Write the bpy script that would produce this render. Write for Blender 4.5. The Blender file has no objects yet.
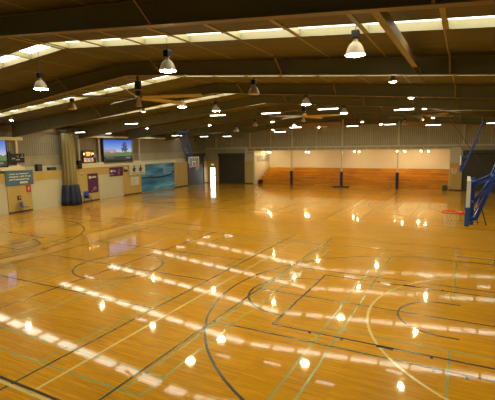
import bpy, math, random
from mathutils import Vector, Matrix
random.seed(7)
S = bpy.context.scene
C = S.collection
PI = math.pi

# ------------------------------------------------------------------ materials
def nt(name):
    m = bpy.data.materials.new(name); m.use_nodes = True
    return m, m.node_tree.nodes, m.node_tree.links, m.node_tree.nodes['Principled BSDF']

def mat(name, col, rough=.5, metal=0., var=0., scale=6., stretch=(1, 1, 1), bump=0., alpha=1., spec=.5):
    m, N, L, b = nt(name)
    b.inputs['Base Color'].default_value = (*col, 1)
    b.inputs['Roughness'].default_value = rough
    b.inputs['Metallic'].default_value = metal
    b.inputs['Specular IOR Level'].default_value = spec
    b.inputs['Alpha'].default_value = alpha
    if var or bump:
        tc = N.new('ShaderNodeTexCoord'); mp = N.new('ShaderNodeMapping'); mp.inputs['Scale'].default_value = stretch
        no = N.new('ShaderNodeTexNoise'); no.inputs['Scale'].default_value = scale; no.inputs['Detail'].default_value = 4
        L.new(tc.outputs['Object'], mp.inputs[0]); L.new(mp.outputs[0], no.inputs['Vector'])
        if var:
            mx = N.new('ShaderNodeMix'); mx.data_type = 'RGBA'
            mx.inputs[6].default_value = (*[c*(1-var) for c in col], 1)
            mx.inputs[7].default_value = (*[min(1, c*(1+var)) for c in col], 1)
            L.new(no.outputs['Fac'], mx.inputs[0]); L.new(mx.outputs[2], b.inputs['Base Color'])
        if bump:
            bp = N.new('ShaderNodeBump'); bp.inputs['Strength'].default_value = bump; bp.inputs['Distance'].default_value = .01
            L.new(no.outputs['Fac'], bp.inputs['Height']); L.new(bp.outputs[0], b.inputs['Normal'])
    return m

def emit(name, col, strength, base=(.8, .8, .8)):
    m, N, L, b = nt(name)
    b.inputs['Base Color'].default_value = (*base, 1)
    b.inputs['Emission Color'].default_value = (*col, 1)
    b.inputs['Emission Strength'].default_value = strength
    return m

def ribbed(name, col, period, axis, depth=.4, rough=.5, metal=0., dirt=.25, dark=.75):
    """sheet with ribs (bands) across one axis, bump, colour darkened in the grooves, plus a little grime"""
    m, N, L, b = nt(name)
    tc = N.new('ShaderNodeTexCoord')
    w = N.new('ShaderNodeTexWave'); w.bands_direction = axis; w.inputs['Scale'].default_value = .314/period
    w.inputs['Distortion'].default_value = 0
    no = N.new('ShaderNodeTexNoise'); no.inputs['Scale'].default_value = .9; no.inputs['Detail'].default_value = 5
    L.new(tc.outputs['Object'], w.inputs['Vector']); L.new(tc.outputs['Object'], no.inputs['Vector'])
    mx = N.new('ShaderNodeMix'); mx.data_type = 'RGBA'
    mx.inputs[6].default_value = (*[c*(1-dirt) for c in col], 1); mx.inputs[7].default_value = (*[min(1, c*(1+dirt)) for c in col], 1)
    L.new(no.outputs['Fac'], mx.inputs[0])
    m2 = N.new('ShaderNodeMix'); m2.data_type = 'RGBA'; m2.blend_type = 'MULTIPLY'; m2.inputs[0].default_value = 1
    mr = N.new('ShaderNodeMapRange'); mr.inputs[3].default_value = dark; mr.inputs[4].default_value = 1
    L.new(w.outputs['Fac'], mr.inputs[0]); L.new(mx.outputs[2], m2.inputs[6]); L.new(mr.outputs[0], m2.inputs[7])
    L.new(m2.outputs[2], b.inputs['Base Color'])
    bp = N.new('ShaderNodeBump'); bp.inputs['Strength'].default_value = depth; bp.inputs['Distance'].default_value = .03
    L.new(w.outputs['Fac'], bp.inputs['Height']); L.new(bp.outputs[0], b.inputs['Normal'])
    b.inputs['Roughness'].default_value = rough; b.inputs['Metallic'].default_value = metal
    return m

def planks(name, c1, c2, cm, bw, rh, rough, coat=0., rot=0., axis='xy', bump=.06, patch=.1, spec=.5):
    m, N, L, b = nt(name)
    tc = N.new('ShaderNodeTexCoord'); mp = N.new('ShaderNodeMapping')
    if axis == 'yz': mp.inputs['Rotation'].default_value = (PI/2, 0, PI/2) if rot == 0 else (0, PI/2, 0)
    if axis == 'xz': mp.inputs['Rotation'].default_value = (PI/2, 0, 0)
    L.new(tc.outputs['Object'], mp.inputs[0])
    br = N.new('ShaderNodeTexBrick'); br.inputs['Scale'].default_value = 1
    br.inputs['Brick Width'].default_value = bw; br.inputs['Row Height'].default_value = rh
    br.inputs['Mortar Size'].default_value = .002; br.inputs['Mortar Smooth'].default_value = .3; br.inputs['Bias'].default_value = 0
    br.inputs['Color1'].default_value = (*c1, 1); br.inputs['Color2'].default_value = (*c2, 1); br.inputs['Mortar'].default_value = (*cm, 1)
    br.offset = .37; br.offset_frequency = 3
    L.new(mp.outputs[0], br.inputs['Vector'])
    m2 = N.new('ShaderNodeMapping'); m2.inputs['Scale'].default_value = (.6, 9, 9); L.new(mp.outputs[0], m2.inputs[0])
    no = N.new('ShaderNodeTexNoise'); no.inputs['Scale'].default_value = 2.2; no.inputs['Detail'].default_value = 6
    L.new(m2.outputs[0], no.inputs['Vector'])
    mr = N.new('ShaderNodeMapRange'); mr.inputs[1].default_value = .25; mr.inputs[2].default_value = .75
    mr.inputs[3].default_value = .74; mr.inputs[4].default_value = 1.16
    L.new(no.outputs['Fac'], mr.inputs[0])
    big = N.new('ShaderNodeTexNoise'); big.inputs['Scale'].default_value = .35; big.inputs['Detail'].default_value = 3
    L.new(mp.outputs[0], big.inputs['Vector'])
    m3 = N.new('ShaderNodeMapRange'); m3.inputs[1].default_value = .3; m3.inputs[2].default_value = .7
    m3.inputs[3].default_value = 1-patch; m3.inputs[4].default_value = 1+patch
    L.new(big.outputs['Fac'], m3.inputs[0])
    mu = N.new('ShaderNodeMath'); mu.operation = 'MULTIPLY'; L.new(mr.outputs[0], mu.inputs[0]); L.new(m3.outputs[0], mu.inputs[1])
    mx = N.new('ShaderNodeMix'); mx.data_type = 'RGBA'; mx.blend_type = 'MULTIPLY'; mx.inputs[0].default_value = 1
    L.new(br.outputs['Color'], mx.inputs[6]); L.new(mu.outputs[0], mx.inputs[7]); L.new(mx.outputs[2], b.inputs['Base Color'])
    b.inputs['Roughness'].default_value = rough; b.inputs['Coat Weight'].default_value = coat; b.inputs['Coat Roughness'].default_value = .04
    b.inputs['Specular IOR Level'].default_value = spec
    if bump:
        m4 = N.new('ShaderNodeMapping'); m4.inputs['Scale'].default_value = (.9, 5, 5); L.new(mp.outputs[0], m4.inputs[0])
        n2 = N.new('ShaderNodeTexNoise'); n2.inputs['Scale'].default_value = 2.5; n2.inputs['Detail'].default_value = 2
        L.new(m4.outputs[0], n2.inputs['Vector'])
        bp = N.new('ShaderNodeBump'); bp.inputs['Strength'].default_value = bump; bp.inputs['Distance'].default_value = .01
        L.new(n2.outputs['Fac'], bp.inputs['Height']); L.new(bp.outputs[0], b.inputs['Normal']); L.new(bp.outputs[0], b.inputs['Coat Normal'])
    return m

def lining_mat():
    """insulation blanket behind fine safety mesh"""
    m, N, L, b = nt('roof lining')
    tc = N.new('ShaderNodeTexCoord')
    br = N.new('ShaderNodeTexBrick'); br.offset = 0; br.inputs['Scale'].default_value = 1
    br.inputs['Brick Width'].default_value = .075; br.inputs['Row Height'].default_value = .15
    br.inputs['Mortar Size'].default_value = .009; br.inputs['Mortar Smooth'].default_value = .4
    br.inputs['Color1'].default_value = LIN1; br.inputs['Color2'].default_value = LIN1; br.inputs['Mortar'].default_value = (.07, .055, .03, 1)
    L.new(tc.outputs['Object'], br.inputs['Vector'])
    mp = N.new('ShaderNodeMapping'); mp.inputs['Scale'].default_value = (.25, 1.5, 1); L.new(tc.outputs['Object'], mp.inputs[0])
    no = N.new('ShaderNodeTexNoise'); no.inputs['Scale'].default_value = 1.6; no.inputs['Detail'].default_value = 5; L.new(mp.outputs[0], no.inputs['Vector'])
    mr = N.new('ShaderNodeMapRange'); mr.inputs[1].default_value = .3; mr.inputs[2].default_value = .7; mr.inputs[3].default_value = .75; mr.inputs[4].default_value = 1.2
    L.new(no.outputs['Fac'], mr.inputs[0])
    mx = N.new('ShaderNodeMix'); mx.data_type = 'RGBA'; mx.blend_type = 'MULTIPLY'; mx.inputs[0].default_value = 1
    L.new(br.outputs['Color'], mx.inputs[6]); L.new(mr.outputs[0], mx.inputs[7]); L.new(mx.outputs[2], b.inputs['Base Color'])
    b.inputs['Roughness'].default_value = .55
    bp = N.new('ShaderNodeBump'); bp.inputs['Strength'].default_value = .5; bp.inputs['Distance'].default_value = .08
    L.new(no.outputs['Fac'], bp.inputs['Height']); L.new(bp.outputs[0], b.inputs['Normal'])
    return m
LIN1 = (.062, .058, .012, 1)

FLOOR = planks('varnished maple boards', (.72, .33, .002), (.62, .27, .001), (.34, .135, .001), 1.9, .083, .3, 1., bump=.028, spec=.05)
PLY = mat('plywood sheet', (.56, .385, .115), .5, var=.18, scale=1.4, stretch=(1, 1, .25))
STAND = planks('oiled bleacher boards', (.78, .33, .014), (.60, .23, .010), (.08, .03, .008), 1.9, .19, .4, axis='xz', bump=0)
LINING = lining_mat()
RAFT = mat('grey painted steel rafter', (.15, .145, .07), .5, var=.15, scale=1.2)
FLANGE = mat('brown beam flange', (.16, .115, .05), .5, var=.15)  # flange and brace colour, browner than the rafter web
PURL = mat('galvanised purlin', (.30, .27, .13), .45, var=.2, scale=2)
CREAM = mat('cream painted steel', (.60, .56, .42), .45, var=.06)
CREAMW = ribbed('cream wall sheeting', (.66, .61, .44), .1, 'Y', .25, .5, dirt=.06, dark=.86)
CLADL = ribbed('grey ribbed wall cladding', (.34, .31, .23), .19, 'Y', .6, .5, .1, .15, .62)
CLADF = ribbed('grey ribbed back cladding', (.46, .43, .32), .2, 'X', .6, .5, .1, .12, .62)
INSUL = mat('foil wall insulation', (.38, .34, .24), .45, var=.25, scale=1.3)
BULK = mat('brown eave lining', (.16, .11, .06), .6, var=.3, scale=.8)
ALC = mat('painted alcove wall', (.84, .72, .56), .6, var=.04)
CREAM2 = mat('bright cream steel', (.80, .75, .56), .45, var=.05)
POSTPAD = mat('navy post padding', (.014, .018, .085), .5)
GREYP = mat('grey vent panel', (.42, .38, .34), .5)
ROLL = ribbed('charcoal roller shutter slats', (.06, .055, .035), .1, 'Z', .5, .45, 0, .1, .7)
ROLLC = ribbed('cream roller shutter slats', (.66, .60, .42), .1, 'Z', .4, .45, 0, .05, .85)
BLACK = mat('black plastic', (.012, .012, .012), .4)
DKSTEEL = mat('dark steel', (.05, .05, .045), .5)
NAVY = mat('navy vinyl', (.010, .022, .07), .55, var=.3, scale=3)
BEIGE = mat('beige mesh curtain', (.27, .215, .09), .7, var=.12, scale=2, stretch=(4, 4, .4))
BLUE = mat('blue powder coated steel', (.02, .06, .34), .35)
BPAD = mat('blue foam padding', (.02, .10, .36), .5)
ORANGE = mat('orange rim paint', (.85, .07, .015), .4)
WHITE = mat('white paint', (.78, .76, .68), .4)
NET = mat('white net cord', (.75, .72, .62), .8)
GLASSB = mat('clear acrylic', (.55, .6, .6), .08, alpha=.22)
CHROME = mat('bright steel', (.6, .6, .58), .25, 1.)
BELL = mat('frosted reflector', (.50, .42, .27), .35, .35, var=.1)
GLOW = emit('glowing frosted reflector', (1, .80, .45), .03, (.5, .42, .27))
CHB = mat('blue chair plastic', (.05, .10, .42), .4)
GREEN = mat('green plastic bin', (.05, .22, .14), .4)
SIGNB = mat('slate blue sign board', (.075, .17, .29), .5)
PURPLE = mat('purple banner cloth', (.095, .018, .10), .7)
REDP = mat('red poster', (.55, .03, .03), .5)
PAPER = mat('off-white paper', (.70, .66, .52), .6)
INK = mat('dark blue print', (.03, .06, .12), .6)
FAN = mat('tan fan blade', (.40, .31, .15), .4)
LB = mat('black line paint', (.010, .007, .004), .25); LG = mat('dark green line paint', (.03, .055, .008), .25)
LLG = mat('light green line paint', (.25, .36, .13), .25); LY = mat('yellow line paint', (.80, .60, .20), .25)
for m_ in (LB, LG, LLG, LY):
    b_ = m_.node_tree.nodes['Principled BSDF']; b_.inputs['Coat Weight'].default_value = 1; b_.inputs['Coat Roughness'].default_value = .05
SKY = emit('daylit translucent roof sheet', (1, .97, .80), 1.8)
LAMPE = emit('lit lamp lens', (1, .93, .50), 84)
LAMPS = emit('lit small lamp lens', (1, .93, .52), 560)
TUBE = emit('lit fluorescent tube', (1, .96, .85), 4)
LENSOFF = mat('unlit lamp lens', (.65, .52, .32), .3)
SPOTE = emit('lit downlight', (1, .90, .50), 170)
DAY = emit('bright daylight outside', (.92, .96, 1), 1.6)
GREENE = emit('lit exit sign face', (.15, .6, .25), .5)

# ------------------------------------------------------------------ mesh builder
class MB:
    def __init__(s): s.v = []; s.f = []; s.m = []; s.cur = 0
    def use(s, i): s.cur = i; return s
    def quad(s, *p):
        n = len(s.v); s.v += [tuple(q) for q in p]; s.f.append(tuple(range(n, n+len(p)))); s.m.append(s.cur); return s
    def box(s, x0, x1, y0, y1, z0, z1):
        n = len(s.v)
        s.v += [(x, y, z) for x in (x0, x1) for y in (y0, y1) for z in (z0, z1)]
        for f in ((0, 1, 3, 2), (4, 6, 7, 5), (0, 4, 5, 1), (2, 3, 7, 6), (0, 2, 6, 4), (1, 5, 7, 3)):
            s.f.append(tuple(n+i for i in f)); s.m.append(s.cur)
        return s
    def bar(s, a, b, w, h, up=(0, 0, 1)):
        a = Vector(a); b = Vector(b); d = (b-a).normalized(); r = d.cross(Vector(up))
        if r.length < 1e-4: r = d.cross(Vector((0, 1, 0)))
        r.normalize(); u = r.cross(d)
        n = len(s.v)
        for p in (a, b):
            for i, j in ((-1, -1), (1, -1), (1, 1), (-1, 1)): s.v.append(tuple(p+r*w/2*i+u*h/2*j))
        for f in ((0, 3, 2, 1), (4, 5, 6, 7), (0, 1, 5, 4), (1, 2, 6, 5), (2, 3, 7, 6), (3, 0, 4, 7)):
            s.f.append(tuple(n+i for i in f)); s.m.append(s.cur)
        return s
    def tube(s, pts, r, k=8, closed=False):
        P = [Vector(p) for p in pts]; n0 = len(s.v); N = len(P)
        for i, p in enumerate(P):
            a = P[(i-1) % N] if (closed or i) else P[0]; b = P[(i+1) % N] if (closed or i < N-1) else P[-1]
            d = (b-a).normalized(); q = d.cross(Vector((0, 0, 1)))
            if q.length < .05: q = d.cross(Vector((0, 1, 0)))
            q.normalize(); w = q.cross(d)
            rr = r[i] if isinstance(r, (list, tuple)) else r
            for j in range(k):
                t = 2*PI*j/k; s.v.append(tuple(p+q*math.cos(t)*rr+w*math.sin(t)*rr))
        for i in range(N if closed else N-1):
            for j in range(k):
                a = n0+i*k+j; b = n0+i*k+(j+1) % k; c = n0+((i+1) % N)*k+(j+1) % k; d = n0+((i+1) % N)*k+j
                s.f.append((a, b, c, d)); s.m.append(s.cur)
        if not closed:
            s.f.append(tuple(n0+j for j in range(k))[::-1]); s.m.append(s.cur)
            s.f.append(tuple(n0+(N-1)*k+j for j in range(k))); s.m.append(s.cur)
        return s
    def lathe(s, prof, c=(0, 0, 0), k=20, fold=0, nf=0):
        n0 = len(s.v)
        for r, z in prof:
            for j in range(k):
                t = 2*PI*j/k; q = r*(1+fold*math.sin(nf*t+z*.3)) if fold else r
                s.v.append((c[0]+q*math.cos(t), c[1]+q*math.sin(t), c[2]+z))
        for i in range(len(prof)-1):
            for j in range(k):
                s.f.append((n0+i*k+j, n0+i*k+(j+1) % k, n0+(i+1)*k+(j+1) % k, n0+(i+1)*k+j)); s.m.append(s.cur)
        return s
    def build(s, name, mats, parent=None, loc=(0, 0, 0), rz=0, smooth=False, bevel=0):
        me = bpy.data.meshes.new(name); me.from_pydata(s.v, [], s.f); me.update()
        if not isinstance(mats, (list, tuple)): mats = [mats]
        for m in mats: me.materials.append(m)
        for p, i in zip(me.polygons, s.m): p.material_index = i; p.use_smooth = smooth
        o = bpy.data.objects.new(name, me); C.objects.link(o)
        o.location = loc; o.rotation_euler = (0, 0, rz)
        if parent: o.parent = parent
        if bevel:
            bv = o.modifiers.new('bevel', 'BEVEL'); bv.width = bevel; bv.segments = 2; bv.limit_method = 'ANGLE'
        return o

def tag(o, label, cat, group=None):
    o['label'] = label; o['category'] = cat
    if group: o['group'] = group
    return o
def struct(o): o['kind'] = 'structure'; return o
def thing(name, label, cat, loc=(0, 0, 0), rz=0, group=None):
    o = bpy.data.objects.new(name, None); o.empty_display_size = .1; C.objects.link(o)
    o.location = loc; o.rotation_euler = (0, 0, rz)
    return tag(o, label, cat, group)
def dup(root, loc, rz, label):
    r = root.copy(); C.objects.link(r); r.location = loc; r.rotation_euler = (0, 0, rz); r['label'] = label
    for ch in list(root.children):
        c = ch.copy(); C.objects.link(c); c.parent = r
        for g in list(ch.children):
            d = g.copy(); C.objects.link(d); d.parent = c
    return r

# ------------------------------------------------------------------ hall dimensions (metres; court origin under the near right basket)
RX = -12.4
XR = 6.2; YB = -16.0; YF = 37.0
TH = math.atan2(1.2, 31)                       # the side wall runs slightly out of square
def zl(x): return 8.425-.085*abs(x-RX)          # underside of roof lining
def zb(x): return 7.93-(.106 if x < RX else .088)*abs(x-RX)   # bottom flange of the rafters
def WL(d, u, z=0):                             # side wall: d into the hall, u along it
    return Vector((-30.8+d*math.cos(TH)-u*math.sin(TH), 6+d*math.sin(TH)+u*math.cos(TH), z))
def XW(y): return -30.8-(y-6)*math.tan(TH)

# ---- floor and its painted lines
fl = MB(); fl.box(-33.5, XR, YB, YF+.02, -.2, 0)
floor = struct(fl.build('floor', FLOOR))
def lines(name, m, segs, arcs, z):
    g = MB()
    for x0, y0, x1, y1, w in segs:
        a = Vector((x0, y0, 0)); b = Vector((x1, y1, 0)); d = (b-a).normalized(); q = Vector((-d.y, d.x, 0))*w/2
        g.quad(*[(p.x, p.y, z) for p in (a-q, b-q, b+q, a+q)])
    for cx, cy, r, a0, a1, w in arcs:
        n = max(8, int(abs(a1-a0)/4))
        for i in range(n):
            t0 = math.radians(a0+(a1-a0)*i/n); t1 = math.radians(a0+(a1-a0)*(i+1)/n)
            g.quad(*[(cx+rr*math.cos(t), cy+rr*math.sin(t), z) for rr, t in ((r-w/2, t0), (r+w/2, t0), (r+w/2, t1), (r-w/2, t1))])
    return g.build(name, m, floor)
W = .07
def court_sets(cy):
    bs = []; ba = []
    for y in (-7.5, 7.5): bs.append((-26.4, cy+y, 1.6, cy+y, W))
    bs += [(-26.4, cy-7.5, -26.4, cy+7.5, W), (1.6, cy-7.5, 1.6, cy+7.5, W), (RX, cy-7.65, RX, cy+7.65, W)]
    ba.append((RX, cy, 1.8, 0, 360, W))
    for s, bx in ((1, 0.), (-1, -24.8)):
        base = bx+s*1.575
        for y in (-2.45, 2.45):
            bs.append((base, cy+y, bx-s*4.225, cy+y, W))
            for k in (-.175, -2.275, -3.125):
                bs.append((bx+s*k, cy+y, bx+s*k, cy+y+math.copysign(.13, y), W))
            bs.append((bx-s*1.025, cy+y*1.02, bx-s*1.425, cy+y*1.02, .12))
        bs.append((bx-s*4.225, cy-2.45, bx-s*4.225, cy+2.45, W))
        ba.append((bx-s*4.225, cy, 1.8, 90 if s > 0 else -90, 270 if s > 0 else 90, W))
        a = math.degrees(math.asin(6.6/6.75)); xs = math.sqrt(6.75**2-6.6**2)
        ba.append((bx, cy, 6.75, 180-a, 180+a, W) if s > 0 else (bx, cy, 6.75, -a, a, W))
        for y in (-6.6, 6.6): bs.append((bx-s*xs, cy+y, base, cy+y, W))
        ba.append((bx, cy, 1.25, 90, 270, W) if s > 0 else (bx, cy, 1.25, -90, 90, W))
        for y in (-1.25, 1.25): bs.append((bx, cy+y, bx+s*.375, cy+y, W))
    gs = []
    for x0, x1 in ((-16.95, -7.95), (-5.83, 3.17), (-28.1, -19.1)):
        for x in (x0, x1): gs.append((x, cy-9, x, cy+9, W))
        for y in (-9, -3, 0, 3, 9): gs.append((x0, cy+y, x1, cy+y, W))
    for x in (-.1, .54): gs.append((x, cy-3.03, x, cy-3.18, W))
    ls = []
    for bx in (.18, -8.26, -16.64, -24.9):
        for q in (-3.05, -2.59, 2.59, 3.05): ls.append((bx+q, cy-6.7, bx+q, cy+6.7, .045))
        for y in (-6.7, -5.94, -1.98, 1.98, 5.94, 6.7): ls.append((bx-3.05, cy+y, bx+3.05, cy+y, .045))
        for sg in (-1, 1): ls.append((bx, cy+sg*1.98, bx, cy+sg*6.7, .045))
    ys = []; ya = []
    for y in (-7.6, 7.6): ys.append((-27.65, cy+y, 2.85, cy+y, .08))
    for x in (-27.65, -17.48, -7.3, 2.85): ys.append((x, cy-7.6, x, cy+7.6, W))
    ya += [(2.85, cy, 4.9, 90, 270, W), (-27.65, cy, 4.9, -90, 90, W), (RX, cy, .45, 0, 360, W)]
    return bs, ba, gs, ls, ys, ya
acc = [[], [], [], [], [], []]
for cy in (0, 23.5):
    for A, B in zip(acc, court_sets(cy)): A += B
lines('badminton_lines', LLG, acc[3], [], .0010)
lines('volleyball_lines', LG, acc[2], [], .0016)
lines('netball_lines', LY, acc[4], acc[5], .0022)
lines('basketball_lines', LB, acc[0], acc[1], .0028)

# ---- ceiling: lining with long openings for the roof lights, rafters, purlins
RY = [-12.1, -5.6, 1.08, 7.8, 14.2, 20.6, 27.1, 33.5]
SK = [-9.1, -2.42, 4.55, 11.35, 17.35, 23.85, 30.25]
SW = .44; SH = .2
XL = -33.0
SX0, SX1 = XL+1.2, XR-.9
ce = MB()
ye = [YB]
for y in SK: ye += [y-SW, y+SW]
ye.append(YF+.1)
for xa, xb in ((XL, RX), (RX, XR)):
    za, zc = zl(xa), zl(xb)
    for i in range(0, len(ye), 2):
        y0, y1 = ye[i], ye[i+1]
        ce.quad((xa, y0, za), (xb, y0, zc), (xb, y1, zc), (xa, y1, za))
        ce.quad((xa, y0, za+.35), (xb, y0, zc+.35), (xb, y1, zc+.35), (xa, y1, za+.35))
    for i in range(1, len(ye)-1, 2):           # reveals of the openings
        for y, yt in ((ye[i], ye[i]), (ye[i+1], ye[i+1])):
            ce.use(1).quad((xa, y, za), (xb, y, zc), (xb, yt, zc+SH+.01), (xa, yt, za+SH+.01)).use(0)
for i in range(1, len(ye)-1, 2):               # closed ends
    for a, b in ((XL, SX0), (SX1, XR)):
        ce.quad((a, ye[i], zl(a)), (b, ye[i], zl(b)), (b, ye[i+1], zl(b)), (a, ye[i+1], zl(a)))
REVEAL = mat('cream opening flashing', (.30, .27, .15), .5, var=.08)
ceiling = struct(ce.build('ceiling', [LINING, REVEAL]))
for y in SK:
    g = MB()
    for xa, xb in ((SX0, RX), (RX, SX1)):
        g.quad((xa, y-SW, zl(xa)+SH), (xb, y-SW, zl(xb)+SH), (xb, y+SW, zl(xb)+SH), (xa, y+SW, zl(xa)+SH))
    g.build('skylight', SKY, ceiling)
px_ = [RX+.15+1.72*k for k in range(0, 11)]+[RX-.15-1.72*k for k in range(0, 12)]
for x in px_:
    z = zl(x); g = MB()
    g.box(x-.03, x+.03, YB, YF, z+.02, z+.19); g.box(x-.06, x+.06, YB, YF, z+.002, z+.02)
    for a_, b_ in zip(RY, SK): g.box(x-.05, x+.05, a_+.1, b_-SW+.01, z-.03, z-.002)
    g.build('purlin', PURL, ceiling)
for y in RY:
    g = MB()
    xa, xb = XW(y)+.05, XR-.02
    for x0, x1 in ((xa, RX), (RX, xb)):
        t0, t1 = zl(x0)-.01, zl(x1)-.01; b0, b1 = zb(x0), zb(x1)
        if x0 < RX: b0 = zb(x0)-.1
        g.use(0)
        for yy in (y-.006, y+.006): g.quad((x0, yy, b0), (x1, yy, b1), (x1, yy, t1), (x0, yy, t0))
        for (z0, z1, mi) in ((b0, b1, 1), (t0-.02, t1-.02, 0)):
            g.use(mi); n = len(g.v)
            g.v += [(x, y+s*.1, z+d) for x, z in ((x0, z0), (x1, z1)) for s in (-1, 1) for d in (0, .018)]
            for f in ((0, 1, 3, 2), (4, 6, 7, 5), (0, 4, 5, 1), (2, 3, 7, 6), (0, 2, 6, 4), (1, 5, 7, 3)):
                g.f.append(tuple(n+i for i in f)); g.m.append(mi)
    r = g.build('rafter', [RAFT, FLANGE], ceiling)
    k = 0
    for x in px_[1:8:3]+px_[13::3]:
        if x < XW(y)+1 or x > XR-1: continue
        h = MB(); h.bar((x, y-.75, zl(x)-.005), (x, y-.1, zb(x)+.03), .05, .05)
        h.build('fly_brace', FLANGE, r)
# hoist beam slung under the purlins on the right
g = MB(); g.bar((-1.12, -5.5, 7.12), (-1.05, .1, 7.1), .13, .2); g.build('hoist_beam', mat('warm primer steel', (.30, .22, .09), .5), ceiling)
g = MB()
for s in (-.08, .08): g.bar((-1.05+s, .1, 7.05), (-1.05+s, 1.0, 7.0), .03, .05)
for k in range(5): g.bar((-1.15, .2+k*.17, 7.03), (-.95, .2+k*.17, 7.03), .03, .06)
g.build('hoist_ladder', DKSTEEL, ceiling)
# long cross tubes of the roof bracing
for (a, b) in (((-3.9, 14.3, 7.35), (1.9, 20.5, 6.7)), ((2.4, 14.3, 6.7), (-3.6, 20.5, 7.3)), ((-29.5, 27.2, 6.35), (-24.0, 33.4, 6.9))):
    g = MB(); g.tube([a, b], .035, 8); g.build('brace_tube', FLANGE, ceiling)

# ------------------------------------------------------------------ side wall (left)
wl = MB()
U0, U1 = -23, 31.6
wl.use(0).box(-.25, -.02, U0, U1, 0, 3.15)        # lower wall
wl.use(1).box(-.55, -.45, U0, U1, 3.1, 6.35)      # upper cladding, set back
wl.use(2).box(-.5, -.25, U0, U1, 3.05, 3.15)      # ledge top
wl.use(3).box(-.7, -.3, U0, U1, 6.33, 7.3)        # eave lining
wall_left = struct(wl.build('wall_left', [CREAMW, CLADL, PLY, BULK], None, WL(0, 0), TH))
def lbox(name, m, d0, d1, u0, u1, z0, z1, parent=wall_left, bevel=0):
    return MB().box(d0, d1, u0, u1, z0, z1).build(name, m, parent, bevel=bevel)
lbox('plywood_rail', PLY, -.03, .03, -22, 1.0, 2.42, 3.15); lbox('plywood_rail', PLY, -.03, .03, 3.05, 7.5, 2.42, 3.15)
lbox('plywood_panel', PLY, -.03, .045, 1.0, 3.05, .12, 3.15)
lbox('plywood_panel', PLY, -.03, .045, 7.5, 10.36, .12, 3.15)
lbox('plywood_panel', PLY, -.03, .045, 10.36, 13.7, 2.42, 3.15)
lbox('plywood_panel', PLY, -.03, .045, 13.7, 16.6, .12, 3.15)
lbox('plywood_panel', PLY, -.03, .045, 22.85, 25.8, .12, 3.12)
lbox('plywood_panel', PLY, -.03, .045, 29.85, 31.2, .12, 3.1)
for a, b in ((1, 3.05), (7.5, 10.36), (13.7, 16.6), (22.85, 25.8), (29.85, 31.2)):
    lbox('kickboard', DKSTEEL, -.03, .05, a, b, 0, .12)
lbox('wall_girt', INSUL, -.45, -.37, U0, U1, 4.28, 4.40)
lbox('wall_girt', CREAM, -.45, -.40, U0, U1, 3.15, 3.55)
lbox('lower_cladding_band', INSUL, -.45, -.44, U0, 29.5, 3.55, 4.28)
# roller shutters and blue mural
d1 = struct(MB().box(-.02, .03, 10.4, 13.65, 0, 2.42).build('door_1', ROLLC, None, WL(0, 0), TH))
for u in (10.36, 13.62): MB().box(-.02, .07, u, u+.06, 0, 2.45).build('guide_rail', CREAM, d1)
d2 = struct(MB().box(-.02, .03, 25.85, 29.85, 0, 3.85).build('door_2', ROLL, None, WL(0, 0), TH))
MB().box(-.05, .3, 25.8, 29.9, 3.75, 4.15).build('shutter_box', DKSTEEL, d2)
for u in (25.82, 29.8): MB().box(-.02, .09, u, u+.07, 0, 3.75).build('guide_rail', DKSTEEL, d2)
# upper steelwork carrying the screens
fr = thing('display_frame', 'long cream steel frame carrying the screen with the tree picture, above the purple banners', 'frame', WL(-.1, 8.2, 3.1), TH, 'steel screen frames on the side wall')
def fb(name, par, m, d0, d1, u0, u1, z0, z1): return MB().box(d0, d1, u0-8.2, u1-8.2, z0-3.1, z1-3.1).build(name, m, par, bevel=.01)
fb('top_beam', fr, CREAM2, -.3, .35, 8.2, 23.6, 5.98, 6.14); fb('shelf_beam', fr, CREAM2, -.3, .25, 8.25, 23.2, 3.16, 3.42)
fb('shelf_lip', fr, CREAM2, -.3, .30, 8.25, 11.0, 3.42, 3.60)
for u in (8.25, 10.75, 15.45, 16.6): fb('post', fr, CREAM, -.1, .02, u, u+.16, 3.42, 6.0)
fb('side_shelf', fr, CREAM2, -.1, .25, 15.35, 16.6, 3.42, 3.6)
fr2 = thing('display_frame', 'cream steel frame around the screen cut off by the left edge', 'frame', WL(-.1, -4, 3.1), TH, 'steel screen frames on the side wall')
def fb2(name, m, d0, d1, u0, u1, z0, z1): return MB().box(d0, d1, u0+4, u1+4, z0-3.1, z1-3.1).build(name, m, fr2, bevel=.01)
fb2('top_beam', CREAM2, -.3, .35, -4, 2.5, 5.66, 5.92); fb2('shelf_beam', CREAM2, -.3, .3, -4, 2.5, 3.34, 3.62)
fb2('post', CREAM2, -.3, -.15, 2.2, 2.36, 3.6, 5.68); fb2('shelf_tray', CREAM2, -.1, .2, 1.25, 2.3, 3.62, 3.72)
g = MB().box(.3, .38, 0, 27.0, 3.27, 3.4)
# --- screens
def screen_mats():
    m, N, L, b = nt('screen sky'); tc = N.new('ShaderNodeTexCoord'); sp = N.new('ShaderNodeSeparateXYZ'); cr = N.new('ShaderNodeValToRGB')
    L.new(tc.outputs['Object'], sp.inputs[0]); mr = N.new('ShaderNodeMapRange'); mr.inputs[1].default_value = .8; mr.inputs[2].default_value = 2.1
    L.new(sp.outputs['Z'], mr.inputs[0]); L.new(mr.outputs[0], cr.inputs[0])
    cr.color_ramp.elements[0].color = (.75, .62, .72, 1); cr.color_ramp.elements[1].color = (.045, .13, .62, 1)
    e = cr.color_ramp.elements.new(.45); e.color = (.22, .38, .80, 1)
    L.new(cr.outputs[0], b.inputs['Emission Color']); b.inputs['Emission Strength'].default_value = SCR; b.inputs['Base Color'].default_value = (0, 0, 0, 1)
    return m
SCR = .36
SKYM = screen_mats()
E_ = lambda n, c: emit(n, c, SCR, (0, 0, 0))
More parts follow.
